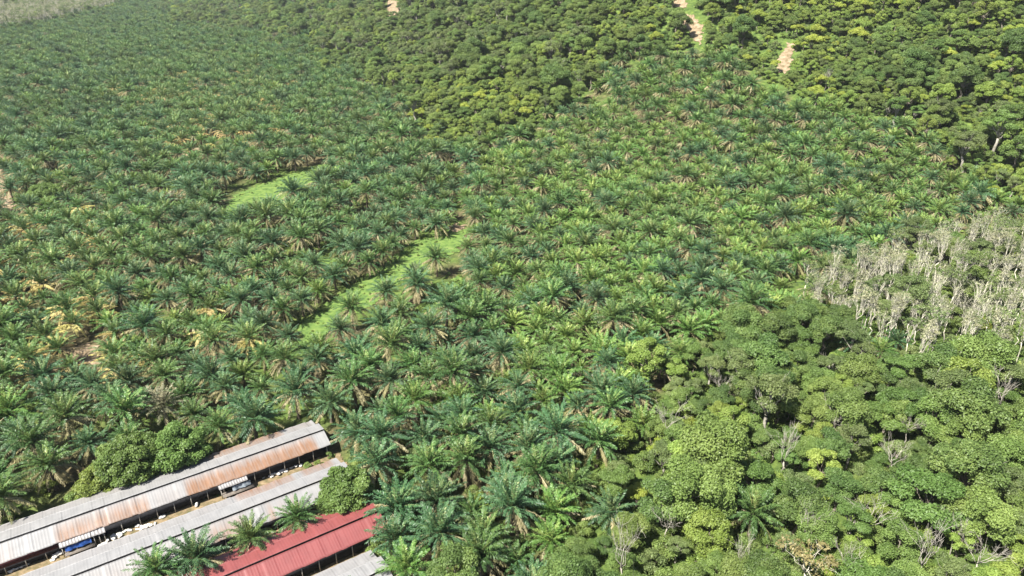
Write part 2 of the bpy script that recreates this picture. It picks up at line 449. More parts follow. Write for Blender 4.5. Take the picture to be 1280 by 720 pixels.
# ------------------------------------------------------------------ one object for the far mass of a kind
def scatter(name, sources, pts, idx, rot, scl, label, cat):
    me = bpy.data.meshes.new(name)
    me.vertices.add(len(pts)); me.vertices.foreach_set("co", np.asarray(pts, np.float32).ravel())
    for nm, tp, dat in (("pick", "INT", idx), ("turn", "FLOAT", rot), ("size", "FLOAT", scl)):
        a = me.attributes.new(nm, tp, "POINT"); a.data.foreach_set("value", np.asarray(dat, np.int32 if tp == "INT" else np.float32))
    o = bpy.data.objects.new(name, me); C.objects.link(o)
    ng = bpy.data.node_groups.new(name + "_nodes", "GeometryNodeTree")
    ng.interface.new_socket("Geometry", in_out="INPUT", socket_type="NodeSocketGeometry")
    ng.interface.new_socket("Geometry", in_out="OUTPUT", socket_type="NodeSocketGeometry")
    N = ng.nodes.new; L = ng.links.new
    gi, go = N("NodeGroupInput"), N("NodeGroupOutput")
    allg = N("GeometryNodeJoinGeometry")
    for s in sources[::-1]:
        j = N("GeometryNodeJoinGeometry")
        for prt in PARTS[s.name]:
            oi = N("GeometryNodeObjectInfo"); oi.inputs["Object"].default_value = prt; oi.transform_space = "ORIGINAL"
            L(oi.outputs["Geometry"], j.inputs[0])
        g = N("GeometryNodeGeometryToInstance"); L(j.outputs[0], g.inputs[0]); L(g.outputs[0], allg.inputs[0])
    ip = N("GeometryNodeInstanceOnPoints"); ip.inputs["Pick Instance"].default_value = True
    def attr(nm, tp):
        a = N("GeometryNodeInputNamedAttribute"); a.data_type = tp; a.inputs["Name"].default_value = nm
        return a.outputs["Attribute"]
    cx = N("ShaderNodeCombineXYZ"); L(attr("turn", "FLOAT"), cx.inputs["Z"])
    mp = N("GeometryNodeMeshToPoints")
    L(gi.outputs[0], mp.inputs["Mesh"]); L(mp.outputs[0], ip.inputs["Points"])
    L(allg.outputs[0], ip.inputs["Instance"]); L(attr("pick", "INT"), ip.inputs["Instance Index"])
    L(cx.outputs[0], ip.inputs["Rotation"]); L(attr("size", "FLOAT"), ip.inputs["Scale"])
    L(ip.outputs[0], go.inputs[0])
    md = o.modifiers.new("scatter", "NODES"); md.node_group = ng
    tag(o, label, cat, kind="stuff")
    return o

# ------------------------------------------------------------------ layout on the ground
F_TOP = [(395, 70), (440, 18), (480, -60), (560, -400), (2400, -400), (2400, 330), (1290, 262), (1225, 232), (1180, 185), (1090, 140), (1010, 125), (965, 102), (885, 60),
         (800, 62), (745, 98), (725, 122), (650, 168), (560, 185), (525, 160), (500, 118), (432, 84)]
RUB = [(1000, 345), (1080, 325), (1130, 300), (1200, 285), (1290, 272), (2000, 260), (2000, 520), (1290, 455), (1180, 432), (1080, 405), (1010, 375)]
F_LOW = [(840, 455), (880, 410), (960, 392), (1010, 385), (1080, 420), (1180, 450), (1290, 470), (2000, 520), (2000, 1300), (660, 1300), (690, 730), (720, 660), (760, 620), (800, 540)]
MIX = [(530, 720), (570, 650), (610, 600), (700, 585), (760, 530), (800, 440), (880, 410), (800, 540), (760, 620), (690, 660), (690, 1300), (470, 1300), (480, 740)]
F_FAR = [(190, 18), (300, -20), (480, -60), (440, 20), (398, 62), (330, 44), (250, 36)]
PALE_FAR = [(-400, 62), (0, 38), (60, 27), (130, 10), (200, -12), (200, -300), (-400, -300)]

U = np.array((0.829, 0.559)); V = np.array((0.559, -0.829))        # along the sheds, and across them toward the red roof
s1_end = np.array(at(404.5, 536.5, 4.7)); s2_end = np.array(at(437.5, 586.0, 4.7)); s3_end = np.array(at(474, 637.5, 4.7))
s4_end = s3_end + V * 13.6 - U * 4.5
def shed_uv(x, y):
    d0 = x - s1_end[0]; d1 = y - s1_end[1]
    return d0 * U[0] + d1 * U[1], d0 * V[0] + d1 * V[1]

STRIPS_PX = {
    "upper": [(280, 256), (300, 240), (340, 226), (372, 214), (408, 204), (414, 232), (380, 250), (330, 266), (288, 276)],
    "middle": [(352, 446), (372, 408), (408, 380), (448, 350), (490, 322), (522, 298), (556, 286), (585, 288), (575, 312), (540, 330), (500, 350), (470, 378), (430, 402), (400, 424), (374, 448)],
    "small": [(384, 330), (400, 314), (420, 308), (424, 320), (405, 336)],
    "lower": [(520, 388), (545, 366), (572, 345), (584, 348), (572, 372), (545, 394), (520, 440), (500, 440)],
}
STRIPS = {k: ground_poly(v) for k, v in STRIPS_PX.items()}
KEEP_PX = [   # palms whose crowns would cover a strip are left out
    [(276, 262), (296, 240), (406, 202), (412, 238), (350, 273), (286, 289)],
    [(362, 450), (384, 405), (460, 352), (530, 302), (585, 286), (585, 320), (560, 345), (505, 385), (440, 425), (392, 470), (366, 476)],
    [(838, -10), (860, -10), (880, 30), (880, 62), (864, 62), (842, 24)], [(980, 52), (996, 54), (990, 96), (968, 104), (970, 76)], [(482, 0), (502, 0), (500, 30), (482, 30)],
    [(384, 332), (400, 312), (422, 306), (428, 330), (405, 350)],
    [(505, 412), (545, 366), (580, 343), (590, 352), (580, 385), (545, 425), (510, 440)],
]
KEEP = [ground_poly(v) for v in KEEP_PX]
PATCH_PX = {
    "edge": [(-40, 190), (4, 195), (8, 225), (18, 258), (10, 268), (-40, 268)],
    "clearing": [(222, 192), (240, 184), (266, 186), (262, 197), (236, 200)],
    "bare": [(85, 440), (110, 430), (135, 438), (120, 456), (92, 458)],
    "track": [(560, 284), (572, 279), (582, 284), (574, 290), (562, 291)],
    "gap": [(628, 314), (650, 300), (662, 296), (660, 306), (640, 322)],
    "slip": [(840, -10), (856, -6), (858, 10), (848, 16), (842, 8)],
    "slip_low": [(848, 18), (866, 20), (878, 34), (876, 56), (866, 50), (858, 36)],
    "slide": [(984, 54), (994, 56), (990, 76), (984, 92), (970, 90), (974, 72)],
    "scar": [(484, 0), (500, 2), (498, 22), (484, 22)],
}
PATCH = {k: ground_poly(v) for k, v in PATCH_PX.items()}

ix = np.arange(-160, 160); gx, gy = np.meshgrid(ix, ix)
def lattice(a, phi, jit, x0, x1, y0, y1):
    n = int(1700 / a)
    i, j = np.meshgrid(np.arange(-n, n), np.arange(-n, n))
    lx = (i + 0.5 * (j % 2)) * a; ly = j * a * 0.88
    c, s = math.cos(phi), math.sin(phi)
    x = (lx * c - ly * s).ravel(); y = (lx * s + ly * c + 700).ravel()
    k = (x > x0) & (x < x1) & (y > y0) & (y < y1)
    x, y = x[k], y[k]
    return x + rng.normal(0, jit, len(x)), y + rng.normal(0, jit, len(y))

def in_view(px, py, depth, m=0.35):
    return (px > -1280 * m) & (px < 1280 * (1 + m)) & (py > -120) & (py < 720 + 260) & (depth > 20)

def near_any(x, y, pts, d):
    r = np.zeros(len(x), bool)
    for p in pts: r |= (x - p[0]) ** 2 + (y - p[1]) ** 2 < (p[2] if len(p) > 2 else d) ** 2
    return r

def not_here(x, y):
    u, v = shed_uv(x, y)
    bad = (u < 3.0) & (v > -8.5) & (v < 34.5)
    bad |= (u < -2.0) & (v > 33) & (v < 50)
    for k in KEEP: bad |= inside(x, y, k)
    for k, p in PATCH.items(): bad |= inside(x, y, p)
    return bad

# explicit trees and palms --------------------------------------------------
SPECIAL_TREES = []    # (x, y, radius kept free)
def crown_at(px, py, h): return at(px, py, h)
dense_xy = crown_at(188, 574, 5.0); dense2_xy = crown_at(124, 600, 3.8); corner_xy = crown_at(430, 614, 5.5)
green_xy = crown_at(56, 242, 5.0); glade_xy = crown_at(572, 168, 5.0)
round_xy = crown_at(775, 592, 4.0); bush_xy = crown_at(770, 548, 4.0)
for p, rr in ((dense_xy, 9.5), (dense2_xy, 6.5), (corner_xy, 5.5), (green_xy, 11), (glade_xy, 8), (round_xy, 6), (bush_xy, 6)):
    SPECIAL_TREES.append((p[0], p[1], rr))
EXPL_PALMS = [   # crown centre in the photograph, crown height, variant, label
    (243, 694, 6.0, "green", 1.0, "oil palm by the sheds between grey and red roofs, largest crown"),
    (196, 716, 5.0, "green", 0.8, "small oil palm at the bottom edge beside a larger palm between the sheds"),
    (314, 674, 5.4, "green", 0.78, "oil palm between the second grey roof and red roof, next to the largest one"),
    (372, 650, 5.4, "green", 0.78, "oil palm overhanging the red roof, nearest the round green tree"),
    (752, 488, 7.0, "skirted", 1.12, "large oil palm with a wide fan of tan fronds beside the lower forest"),
    (204, 507, 6.0, "pale", 1.0, "grey withered oil palm behind the dense dark green tree"),
    (178, 408, 6.5, "skirted", 1.15, "big oil palm with light green top and long brown skirt in the yellowing rows"),
    (400, 432, 6.0, "fresh", 1.05, "light green oil palm at the lower end of the long grass strip"),
    (440, 392, 6.0, "skirted", 0.92, "first oil palm of the row standing on the long grass strip, lowest one"),
    (482, 366, 6.0, "skirted", 0.95, "second oil palm of the row standing on the long grass strip"),
    (520, 346, 6.0, "skirted", 0.95, "third oil palm of the row standing on the long grass strip"),
    (500, 396, 6.0, "skirted", 0.85, "oil palm at the edge of the lower grass strip, brown skirt"),
    (545, 328, 6.0, "skirted", 0.85, "uppermost oil palm of the row standing on the long grass strip"),
    (640, 640, 6.0, "skirted", 1.0, "oil palm with a brown skirt standing among broadleaf shrubs near the red roof"),
    (545, 622, 6.0, "green", 1.1, "large deep green oil palm beyond the end of the red roof"),
    (370, 496, 6.0, "skirted", 1.0, "oil palm just behind the open end of the first grey shed"),
    (412, 500, 6.0, "green", 1.0, "deep green oil palm uphill of the first shed's open end"),
    (446, 538, 6.0, "green", 1.0, "oil palm right past the open end of the first grey shed"),
    (470, 580, 6.0, "skirted", 1.0, "oil palm past the end of the second grey shed, above the round green tree"),
    (496, 630, 6.0, "green", 1.08, "big oil palm drooping over the end of the red roof"),
    (536, 582, 6.0, "green", 0.95, "oil palm behind the big one drooping over the red roof"),
    (494, 676, 5.0, "green", 0.9, "oil palm among shrubs below the end of the red roof"),
    (508, 712, 5.0, "fresh", 0.9, "bright oil palm cut by the bottom edge past the lowest pale roof"),
    (613, 560, 6.0, "skirted", 1.0, "oil palm with a tan skirt above a rounded shrub past the red roof"),
    (660, 562, 6.0, "skirted", 1.05, "oil palm with long tan fronds spreading low, uphill of the shrub clump"),
    (694, 580, 6.0, "skirted", 0.95, "oil palm with drooping tan fronds next to the pale rounded tree"),
    (604, 672, 6.0, "green", 0.95, "oil palm rising between olive shrubs near the bottom edge"),
    (600, 708, 5.0, "skirted", 0.9, "oil palm partly cut by the bottom edge among olive shrubs"),
    (764, 640, 5.5, "green", 0.9, "oil palm swallowed by the shrubs below the ball-shaped tree"),
    (940, 645, 5.0, "green", 0.95, "lone oil palm standing inside the lower forest"),
]
expl_xy = []
for e in EXPL_PALMS: expl_xy.append((*at(e[0], e[1], e[2] * e[4]), 4.9))

# palms on their planting grid -----------------------------------------------
x1, y1 = lattice(8.7, R(14), 0.65, -1300, 60, 40, 2000)
x2, y2 = lattice(7.6, R(-20), 0.7, -60, 700, 40, 800)
xs = np.concatenate([x1, x2]); ys = np.concatenate([y1, y2])
src = np.concatenate([np.zeros(len(x1), int), np.ones(len(x2), int)])
zs = hgt(xs, ys)
px, py, dep = project(xs, ys, zs + 5)
jx, jy = rng.normal(0, 9, len(xs)), rng.normal(0, 6, len(xs))
px, py = px + jx, py + jy
divide = 560 + 0.0 * py + np.clip(430 - py, 0, 400) * 0.12             # the two plantings meet along the strip
keep = in_view(px, py, dep) & np.where(src == 0, px < divide, px >= divide)
keep &= ~inside(px, py, F_TOP) & ~inside(px, py, RUB) & ~inside(px, py, F_LOW) & ~inside(px, py, PALE_FAR)
keep &= ~(inside(px, py, F_FAR) & (rng.uniform(0, 1, len(xs)) < 0.5))
keep &= ~not_here(xs, ys) & ~near_any(xs, ys, SPECIAL_TREES, 0) & ~near_any(xs, ys, expl_xy, 0)
mix = inside(px, py, MIX)
keep &= ~(mix & (rng.uniform(0, 1, len(xs)) < 0.35))
keep &= dep < 2000
keep &= rng.uniform(0, 1, len(xs)) > 0.035
xs, ys, zs, px, py, dep, src = (a[keep] for a in (xs, ys, zs, px, py, dep, src))
n = len(xs)
kinds = []
YEL = [(80, 430, 150, 60), (250, 130, 120, 60), (70, 300, 90, 40), (270, 420, 60, 30), (20, 340, 60, 40)]
for i in range(n):
    u = random.random()
    yz = any(((px[i] - a) / c) ** 2 + ((py[i] - b) / d) ** 2 < 1 for a, b, c, d in YEL)
    if yz and u < 0.5: k = "yellow"
    elif u < 0.002: k = "pale"
    elif px[i] > 600 or py[i] < 100:
        k = "fresh" if u < (0.58 + 0.25 * float(hnoise(xs[i], ys[i], 45.0, 6.0)) if px[i] > 600 else 0.1) else ("skirted" if u > 0.78 else "green")
    else:
        k = "skirted" if u < 0.62 else ("green" if u < 0.92 else "fresh")
    kinds.append(k)
rot = rng.uniform(0, 2 * pi, n); scl = rng.normal(0.93, 0.14, n).clip(0.55, 1.2)
scl = scl * (1 + 0.12 * hnoise(xs, ys, 37.0, 2.2))
scl = np.where(px > 590, scl * 0.91, scl)

PALM_ZONES = [
    ("behind the long sheds", [(-500, 455), (345, 455), (440, 520), (440, 1300), (-500, 1300)]),
    ("between grass strip and sheds", [(345, 455), (345, 395), (620, 395), (560, 545), (440, 545)]),
    ("past the red roof", [(440, 545), (640, 545), (700, 1300), (440, 1300)]),
    ("along the lower forest edge", [(640, 470), (1000, 400), (1000, 1300), (640, 1300)]),
    ("in the yellowing rows", [(-500, 370), (345, 370), (345, 455), (-500, 455)]),
    ("below the upper grass strip", [(-500, 200), (600, 200), (600, 395), (345, 395), (345, 370), (-500, 370)]),
    ("on the slope", [(600, 200), (1300, 200), (1300, 470), (640, 470), (600, 395)]),
]
LOOK = {"skirted": "oil palm with a skirt of dry tan fronds", "green": "full green oil palm with few dry fronds", "yellow": "oil palm with yellow dying lower fronds",
        "fresh": "bright green oil palm with upright fronds", "pale": "greyish withered oil palm"}
def zone_of(a, b, zones, default):
    for nm, poly in zones:
        if bool(inside(np.array([a]), np.array([b]), poly)[0]): return nm
    return default

seen = (px > -45) & (px < 1325) & (py > 0) & (py < 760)
order = np.argsort(np.where(seen, dep, 1e6))
N_PALM = 300 - len(EXPL_PALMS) - len(PALM_LIST)
near = set(order[:N_PALM].tolist())
def pick_palm(kind):
    return PALM_LIST.index(random.choice(PALM[kind]))

for e, (x, y, _r) in zip(EXPL_PALMS, expl_xy):
    place(random.choice(PALM[e[3]]), x, y, float(hgt(x, y)), random.uniform(0, 6.28), e[4], e[5], "palm")
PALM_ROWS, TREE_ROWS = [], []
far = []
for i in range(n):
    vi = pick_palm(kinds[i])
    if i in near or (PALM_LIST[vi].name not in used and seen[i]):
        z_ = zone_of(px[i], py[i], PALM_ZONES, "in the far rows")
        lb = LOOK[kinds[i]] + " " + z_
        o = place(PALM_LIST[vi], xs[i], ys[i], zs[i], rot[i], scl[i], lb, "palm", lb.replace("oil palm", "oil palms"), (random.gauss(0, 0.05), random.gauss(0, 0.05)))
        PALM_ROWS.append((o, xs[i], ys[i], {"skirted": "tan-skirted oil palm", "green": "green oil palm", "yellow": "yellowing oil palm", "fresh": "bright green oil palm", "pale": "greyish oil palm"}[kinds[i]]))
    else:
        far.append((i, vi))
fi = [f[0] for f in far]
scatter("distant_palms", PALM_LIST, np.stack([xs[fi], ys[fi], zs[fi]], 1), [f[1] for f in far], rot[fi], scl[fi],
        "far rows of oil palms covering the plain and the lower hillside", "palms")

# forest ----------------------------------------------------------------------
xf, yf = lattice(6.7, R(31), 2.1, -1400, 900, 60, 1850)
zf = hgt(xf, yf)
pxf, pyf, df = project(xf, yf, zf + 5)
pxf, pyf = pxf + rng.normal(0, 9, len(xf)), pyf + rng.normal(0, 6, len(xf))
in_far = inside(pxf, pyf, PALE_FAR) & (rng.uniform(0, 1, len(xf)) < 0.3)
top = in_far | inside(pxf, pyf, F_TOP) | (inside(pxf, pyf, F_FAR) & (rng.uniform(0, 1, len(xf)) < 0.6)); low = inside(pxf, pyf, F_LOW); mixf = inside(pxf, pyf, MIX); rub = inside(pxf, pyf, RUB)
scrub = inside(pxf, pyf, [(930, 20), (1010, 70), (1040, 140), (960, 120), (880, 55), (820, 60), (800, -20)])
rub_edge = inside(pxf, pyf, [(1060, 335), (1140, 312), (1290, 300), (2000, 300), (2000, 470), (1290, 440), (1180, 420), (1080, 392)])
rub &= ~(~rub_edge & (rng.uniform(0, 1, len(xf)) < 0.5)) & ~(rng.uniform(0, 1, len(xf)) < 0.24)
low = low | (inside(pxf, pyf, RUB) & ~rub)
kf = in_view(pxf, pyf, df, 0.3) & (top | low | mixf) & ~rub & ~not_here(xf, yf) & ~near_any(xf, yf, SPECIAL_TREES, 0) & ~near_any(xf, yf, expl_xy, 0)
kf &= ~(mixf & ~low & (rng.uniform(0, 1, len(xf)) < np.where(pxf < 690, 0.55, 0.2)))
kf &= ~(scrub & (rng.uniform(0, 1, len(xf)) < 0.55))
# a palm and a tree never share a spot
gridp = set((int(a // 5), int(b // 5)) for a, b in zip(xs, ys))
cl = np.array([(int(a // 5), int(b // 5)) in gridp for a, b in zip(xf, yf)])
kf &= ~cl
xf, yf, zf, pxf, pyf, df, top, low = (a[kf] for a in (xf, yf, zf, pxf, pyf, df, top, low))
nf = len(xf)
glade = [(520, 120), (560, 96), (640, 90), (690, 120), (640, 165), (560, 170)]
def tree_kind(a, b, x, y, is_top):
    if a > 990 and bool(inside(np.array([a]), np.array([b]), RUB)[0]): return random.choice(("olive", "olive", "mid"))
    g = float(hnoise(np.array(x), np.array(y), 26.0, 5.0)) + random.gauss(0, 0.45) + (0.3 if is_top else 0)
    u = random.random()
    if is_top:
        if bool(inside(np.array([a]), np.array([b]), glade)[0]): return "bright" if u < .55 else ("lime" if u < .75 else "mid")
        if a < 640 and b < 110 and u < 0.25: return "olive"
        if a > 800 and b < 130 and g > 0.1: return "bright" if u < .6 else "lime"
    if g < -0.55: return "dark"
    if g < 0.05: return "mid" if u < .8 else "dark"
    if g < 0.5: return "olive" if u < .42 else ("mid" if u < .7 else "bright")
    return "bright" if u < .50 else ("lime" if u < .58 else ("layered" if u < .72 else "mid"))
tk = [tree_kind(pxf[i], pyf[i], xf[i], yf[i], bool(top[i])) for i in range(nf)]
for i in range(nf):
    if not top[i] and random.random() < 0.005: tk[i] = "rust"
TLOOK = {"dark": "dark green broadleaf tree with a heavy domed crown", "mid": "mid green broadleaf tree with a full rounded crown", "olive": "olive broadleaf tree with thin crown and pale twigs",
         "bright": "bright yellow-green broadleaf tree", "lime": "small lime-yellow broadleaf tree", "layered": "tall pale-trunked tree with layered fresh green crown", "rust": "thin tree with rusty orange leaves"}
TREE_ZONES = [
    ("beside the rubber stand", [(860, 380), (1400, 380), (1400, 520), (860, 520)]),
    ("in the lower forest", [(800, 520), (1400, 520), (1400, 610), (740, 610)]),
    ("at the bottom edge", [(740, 610), (1400, 610), (1400, 1300), (740, 1300)]),
    ("among palms past the red roof", [(400, 450), (860, 400), (800, 520), (740, 610), (740, 1300), (400, 1300)]),
]
seen_f = (pxf > -40) & (pxf < 1320) & (pyf > 0) & (pyf < 750)
of = np.argsort(np.where(seen_f, df, 1e6))
near_f = set(of[:278].tolist())
rotf = rng.uniform(0, 2 * pi, nf); sclf = rng.normal(0.78, 0.20, nf).clip(0.4, 1.3)
sclf = np.where(rng.uniform(0, 1, nf) < np.where(top, 0.10, 0.04), rng.uniform(1.15, 1.55, nf), sclf)
far = []
for i in range(nf):
    p = random.choice(TREES[tk[i]])
    if i in near_f or (p.name not in used and seen_f[i]):
        z_ = zone_of(pxf[i], pyf[i], TREE_ZONES, "on the hillside")
        lb = TLOOK[tk[i]] + " " + z_
        o = place(p, xf[i], yf[i], zf[i], rotf[i], sclf[i], lb, "tree", lb.replace(" tree", " trees"))
        TREE_ROWS.append((o, xf[i], yf[i], {"dark": "dark green domed tree", "mid": "mid green rounded tree", "olive": "thin olive tree", "bright": "yellow-green tree", "lime": "small lime tree", "layered": "pale-trunked layered tree", "rust": "rusty-leaved tree"}[tk[i]]))
    else:
        far.append((i, TREE_LIST.index(p)))
fi = [f[0] for f in far]
scatter("hillside_forest", TREE_LIST, np.stack([xf[fi], yf[fi], zf[fi]], 1), [f[1] for f in far], rotf[fi], sclf[fi],
        "mixed broadleaf forest covering the hillside above the palms", "forest")

# rubber stand -------------------------------------------------------------------
xr, yr = lattice(4.6, R(20), 0.8, 0, 500, 100, 420)
zr = hgt(xr, yr); pxr, pyr, dr_ = project(xr, yr, zr + 9)
pxr, pyr = pxr + rng.normal(0, 8, len(xr)), pyr + rng.normal(0, 5, len(xr))
kr = inside(pxr, pyr, RUB) & in_view(pxr, pyr, dr_, 0.2) & (rng.uniform(0, 1, len(xr)) > 0.42)
xr, yr, zr, pxr, pyr, dr_ = (a[kr] for a in (xr, yr, zr, pxr, pyr, dr_))
RL = ["pale tall rubber tree with sparse tan crown", "white-trunked slim rubber tree nearly bare", "rubber tree with olive thinning crown", "almost leafless rubber tree with white branches"]
rord = np.argsort(np.where((pxr < 1310), dr_, 1e6)); rnear = set(rord[:190].tolist())
far = []
for i in range(len(xr)):
    k = random.choice((0, 1, 1, 2, 2, 3, 3))
    if i in rnear or RUBBER[k].name not in used:
        z_ = "at the front of the pale stand" if pyr[i] > 385 else ("in the middle of the pale stand" if pyr[i] > 330 else "at the back of the pale stand")
        place(RUBBER[k], xr[i], yr[i], zr[i], random.uniform(0, 6.28), random.uniform(0.75, 1.05), RL[k] + " " + z_, "tree", RL[k].replace(" tree", " trees") + " " + z_, (random.gauss(0, 0.05), random.gauss(0, 0.05)))
    else: far.append((i, k))
fi = [f[0] for f in far]
# the bleached trees at the far edge of the plain
xa, ya = lattice(9.0, R(5), 2.0, -1400, -150, 500, 2000)
za = hgt(xa, ya); pa, pb, pd = project(xa, ya, za + 6)
ka = inside(pa, pb, PALE_FAR) & in_view(pa, pb, pd, 0.2) & (pd < 1900)
xa, ya, za = xa[ka], ya[ka], za[ka]
pts = np.concatenate([np.stack([xr[fi], yr[fi], zr[fi]], 1), np.stack([xa, ya, za], 1)])
scatter("distant_rubber_trees", RUBBER, pts, np.concatenate([[f[1] for f in far], rng.choice(4, len(xa), p=(0.25, 0.1, 0.55, 0.1))]), rng.uniform(0, 6, len(pts)),
        np.concatenate([np.full(len(fi), 0.9), rng.uniform(0.9, 1.3, len(xa))]), "bleached rubber trees in the rest of the pale stands", "trees")

# bare white trees in the forest -----------------------------------------------
BARE_PX = [(835, 520), (985, 560), (1120, 560), (930, 690), (1200, 650), (780, 690), (1065, 690), (1140, 520), (905, 470), (835, 640), (1045, 515), (1250, 490), (1160, 690), (1010, 650), (1090, 640), (1230, 690), (700, 95), (690, 85), (1035, 95), (1270, 350), (1215, 330)]
for a, b in BARE_PX:
    x, y = at(a, b, 9.0)
    h = "on the hillside above the palms" if b < 150 else ("beside the rubber stand" if b < 400 else ("in the lower part of the lower forest" if b > 590 else "in the upper part of the lower forest"))
    k = random.randrange(3); s = random.uniform(0.85, 1.2)
    nm = ["spreading", "small", "slim tall"][k]
    place(BARE[k], x, y, float(hgt(x, y)), random.uniform(0, 6), s, f"{nm} leafless white tree standing {h}", "tree", f"{nm} leafless white trees {h}")

# undergrowth ---------------------------------------------------------------------
def shrub_spots(n_, test, zlim=900):
    out = []
    return out
xu, yu = lattice(4.2, R(47), 1.5, -420, 800, 60, 760)
zu = hgt(xu, yu); pu, qu, du = project(xu, yu, zu + 1)
f_ = inside(pu, qu, F_TOP) | inside(pu, qu, F_LOW) | inside(pu, qu, RUB)
m_ = inside(pu, qu, MIX)
pr = np.where(inside(pu, qu, F_TOP), 0.7, 0.0) + np.where(f_ & ~inside(pu, qu, F_TOP), 0.95, 0.0) + np.where(f_, 0.0, np.where(m_ | inside(pu, qu, [(430, 540), (560, 540), (860, 480), (860, 1000), (400, 1000)]), 0.9, 0.10))
ku = in_view(pu, qu, du, 0.3) & (rng.uniform(0, 1, len(xu)) < pr) & ~not_here(xu, yu)
xu, yu, zu, pu, qu, f_ = (a[ku] for a in (xu, yu, zu, pu, qu, f_))
iu = rng.choice(5, len(xu), p=(0.24, 0.34, 0.24, 0.14, 0.04))
su = np.where(inside(pu, qu, F_TOP), rng.uniform(0.8, 1.9, len(xu)), np.where(f_ | (qu > 540), rng.uniform(0.55, 1.4, len(xu)), rng.uniform(0.3, 0.7, len(xu))))

# single shrubs and plants by the sheds
def shrub_at(a, b, k, s, label):
    x, y = at(a, b, 1.2)
    place(SHRUBS[k], x, y, float(hgt(x, y)), random.uniform(0, 6), s, label, "shrub")
shrub_at(398, 578, 0, 0.62, "yellow-green shrub at the open end of the strip between the grey sheds")
shrub_at(384, 580, 1, 0.45, "low green shrub on the strip between the grey sheds beside the heap of sacks")
shrub_at(412, 566, 2, 0.6, "fresh green shrub at the corner of the first grey shed")
shrub_at(470, 690, 1, 1.0, "rounded shrub overhanging the end of the lowest pale roof")
shrub_at(462, 668, 0, 1.0, "yellow-green shrub at the lower corner of the red roof")
shrub_at(500, 700, 3, 1.1, "olive shrub growing past the lowest pale roof")
shrub_at(640, 410, 4, 0.8, "lime shrub among palms on the slope above the grass strip")
shrub_at(560, 340, 2, 0.5, "small fresh shrub at the top of the lower grass strip")
shrub_at(390, 420, 2, 0.45, "small fresh shrub on the lowest part of the long grass strip")
shrub_at(446, 372, 0, 0.4, "small yellow-green shrub on the middle of the long grass strip")
gxy = []
for st_ in STRIPS.values():
    a_ = np.array(st_); q_ = rng.uniform(0, 1, (900, 2)) * (a_.max(0) - a_.min(0)) + a_.min(0)
    q_ = q_[inside(q_[:, 0] + 1.5 * hnoise(q_[:, 0], q_[:, 1], 4.0), q_[:, 1], st_)]
    gxy.append(q_[hnoise(q_[:, 0], q_[:, 1], 6.0) > -0.1][:170])
gxy = np.concatenate(gxy)
xu = np.concatenate([xu, gxy[:, 0]]); yu = np.concatenate([yu, gxy[:, 1]]); zu = np.concatenate([zu, hgt(gxy[:, 0], gxy[:, 1])])
iu = np.concatenate([iu, rng.choice(3, len(gxy))]); su = np.concatenate([su, rng.uniform(0.10, 0.30, len(gxy))])
scatter("undergrowth", SHRUBS, np.stack([xu, yu, zu], 1), iu, rng.uniform(0, 6, len(xu)), su, "low shrubs and creepers filling the ground under the trees", "undergrowth")

# the dense garden trees ------------------------------------------------------------
def single_tree(seed, xy, h, cr, look, lobes, lobe_r, n_leaf, leaf, label, **k):
    o = make_tree(seed, h, cr, look, lobes, lobe_r, n_leaf, leaf, **k)
    o.location = (xy[0], xy[1], float(hgt(*xy))); tag(o, label, "tree")
    return o
single_tree(71, (dense_xy[0] - 3.4, dense_xy[1] - 1.6), 10.4, 6.6, "lush", 90, 1.75, 17000, 0.44, "dense dark green tree with bunched leaves leaning over the first grey shed", dome=0.9, zmin=-0.85)
single_tree(72, (dense_xy[0] + 4.6, dense_xy[1] + 2.2), 10.0, 6.2, "lush", 80, 1.7, 15000, 0.44, "dense green tree with bunched leaves, next to tall palms by the first shed", dome=0.9, zmin=-0.85)
single_tree(73, dense2_xy, 7.0, 4.9, "bright", 60, 1.5, 10000, 0.40, "light green bushy tree at the low end of the dense tree pair", dome=0.9, zmin=-0.85)
single_tree(74, corner_xy, 9.4, 5.2, "lush", 70, 1.6, 12000, 0.44, "round glossy green tree at the corner of the red roof", dome=0.9, zmin=-0.85)
single_tree(75, green_xy, 8.5, 7.0, "lush", 60, 2.0, 12000, 0.44, "wide bright green tree alone among far palms by bare soil", dome=0.5)
single_tree(76, glade_xy, 8.5, 6.0, "bright", 18, 1.9, 5200, 0.34, "light yellow-green tree where the palm rows meet the hill forest")
single_tree(77, round_xy, 6.4, 3.0, "olive", 24, 0.8, 4800, 0.22, "compact ball-shaped olive tree among the palms at the forest edge", dome=0.95, zmin=-0.9)
single_tree(78, bush_xy, 7.5, 4.4, "bright", 16, 1.5, 5200, 0.28, "pale yellow-green rounded tree behind the ball-shaped one")

# ------------------------------------------------------------------ terrain
def sheet(name, xs_, ys_, z_, mat, **k):
    X, Y = np.meshgrid(xs_, ys_)
    Z = z_(X, Y)
    v = np.stack([X.ravel(), Y.ravel(), Z.ravel()], 1)
    nx, ny = len(xs_), len(ys_)
    i, j = np.meshgrid(np.arange(nx - 1), np.arange(ny - 1))
    a = (j * nx + i).ravel()
    b = MB(); b.add(v, np.stack([a, a + 1, a + 1 + nx, a + nx], 1))
    if name == "terrain":
        P, Q, D = project(X, Y, Z + 2)
        fz = ((inside(P, Q, F_TOP) | inside(P, Q, F_LOW) | inside(P, Q, RUB)) & (D > 20)).astype(float)
        b.t = [fz.ravel()]
    return tag(b.build(name, mat, None, True), **k)

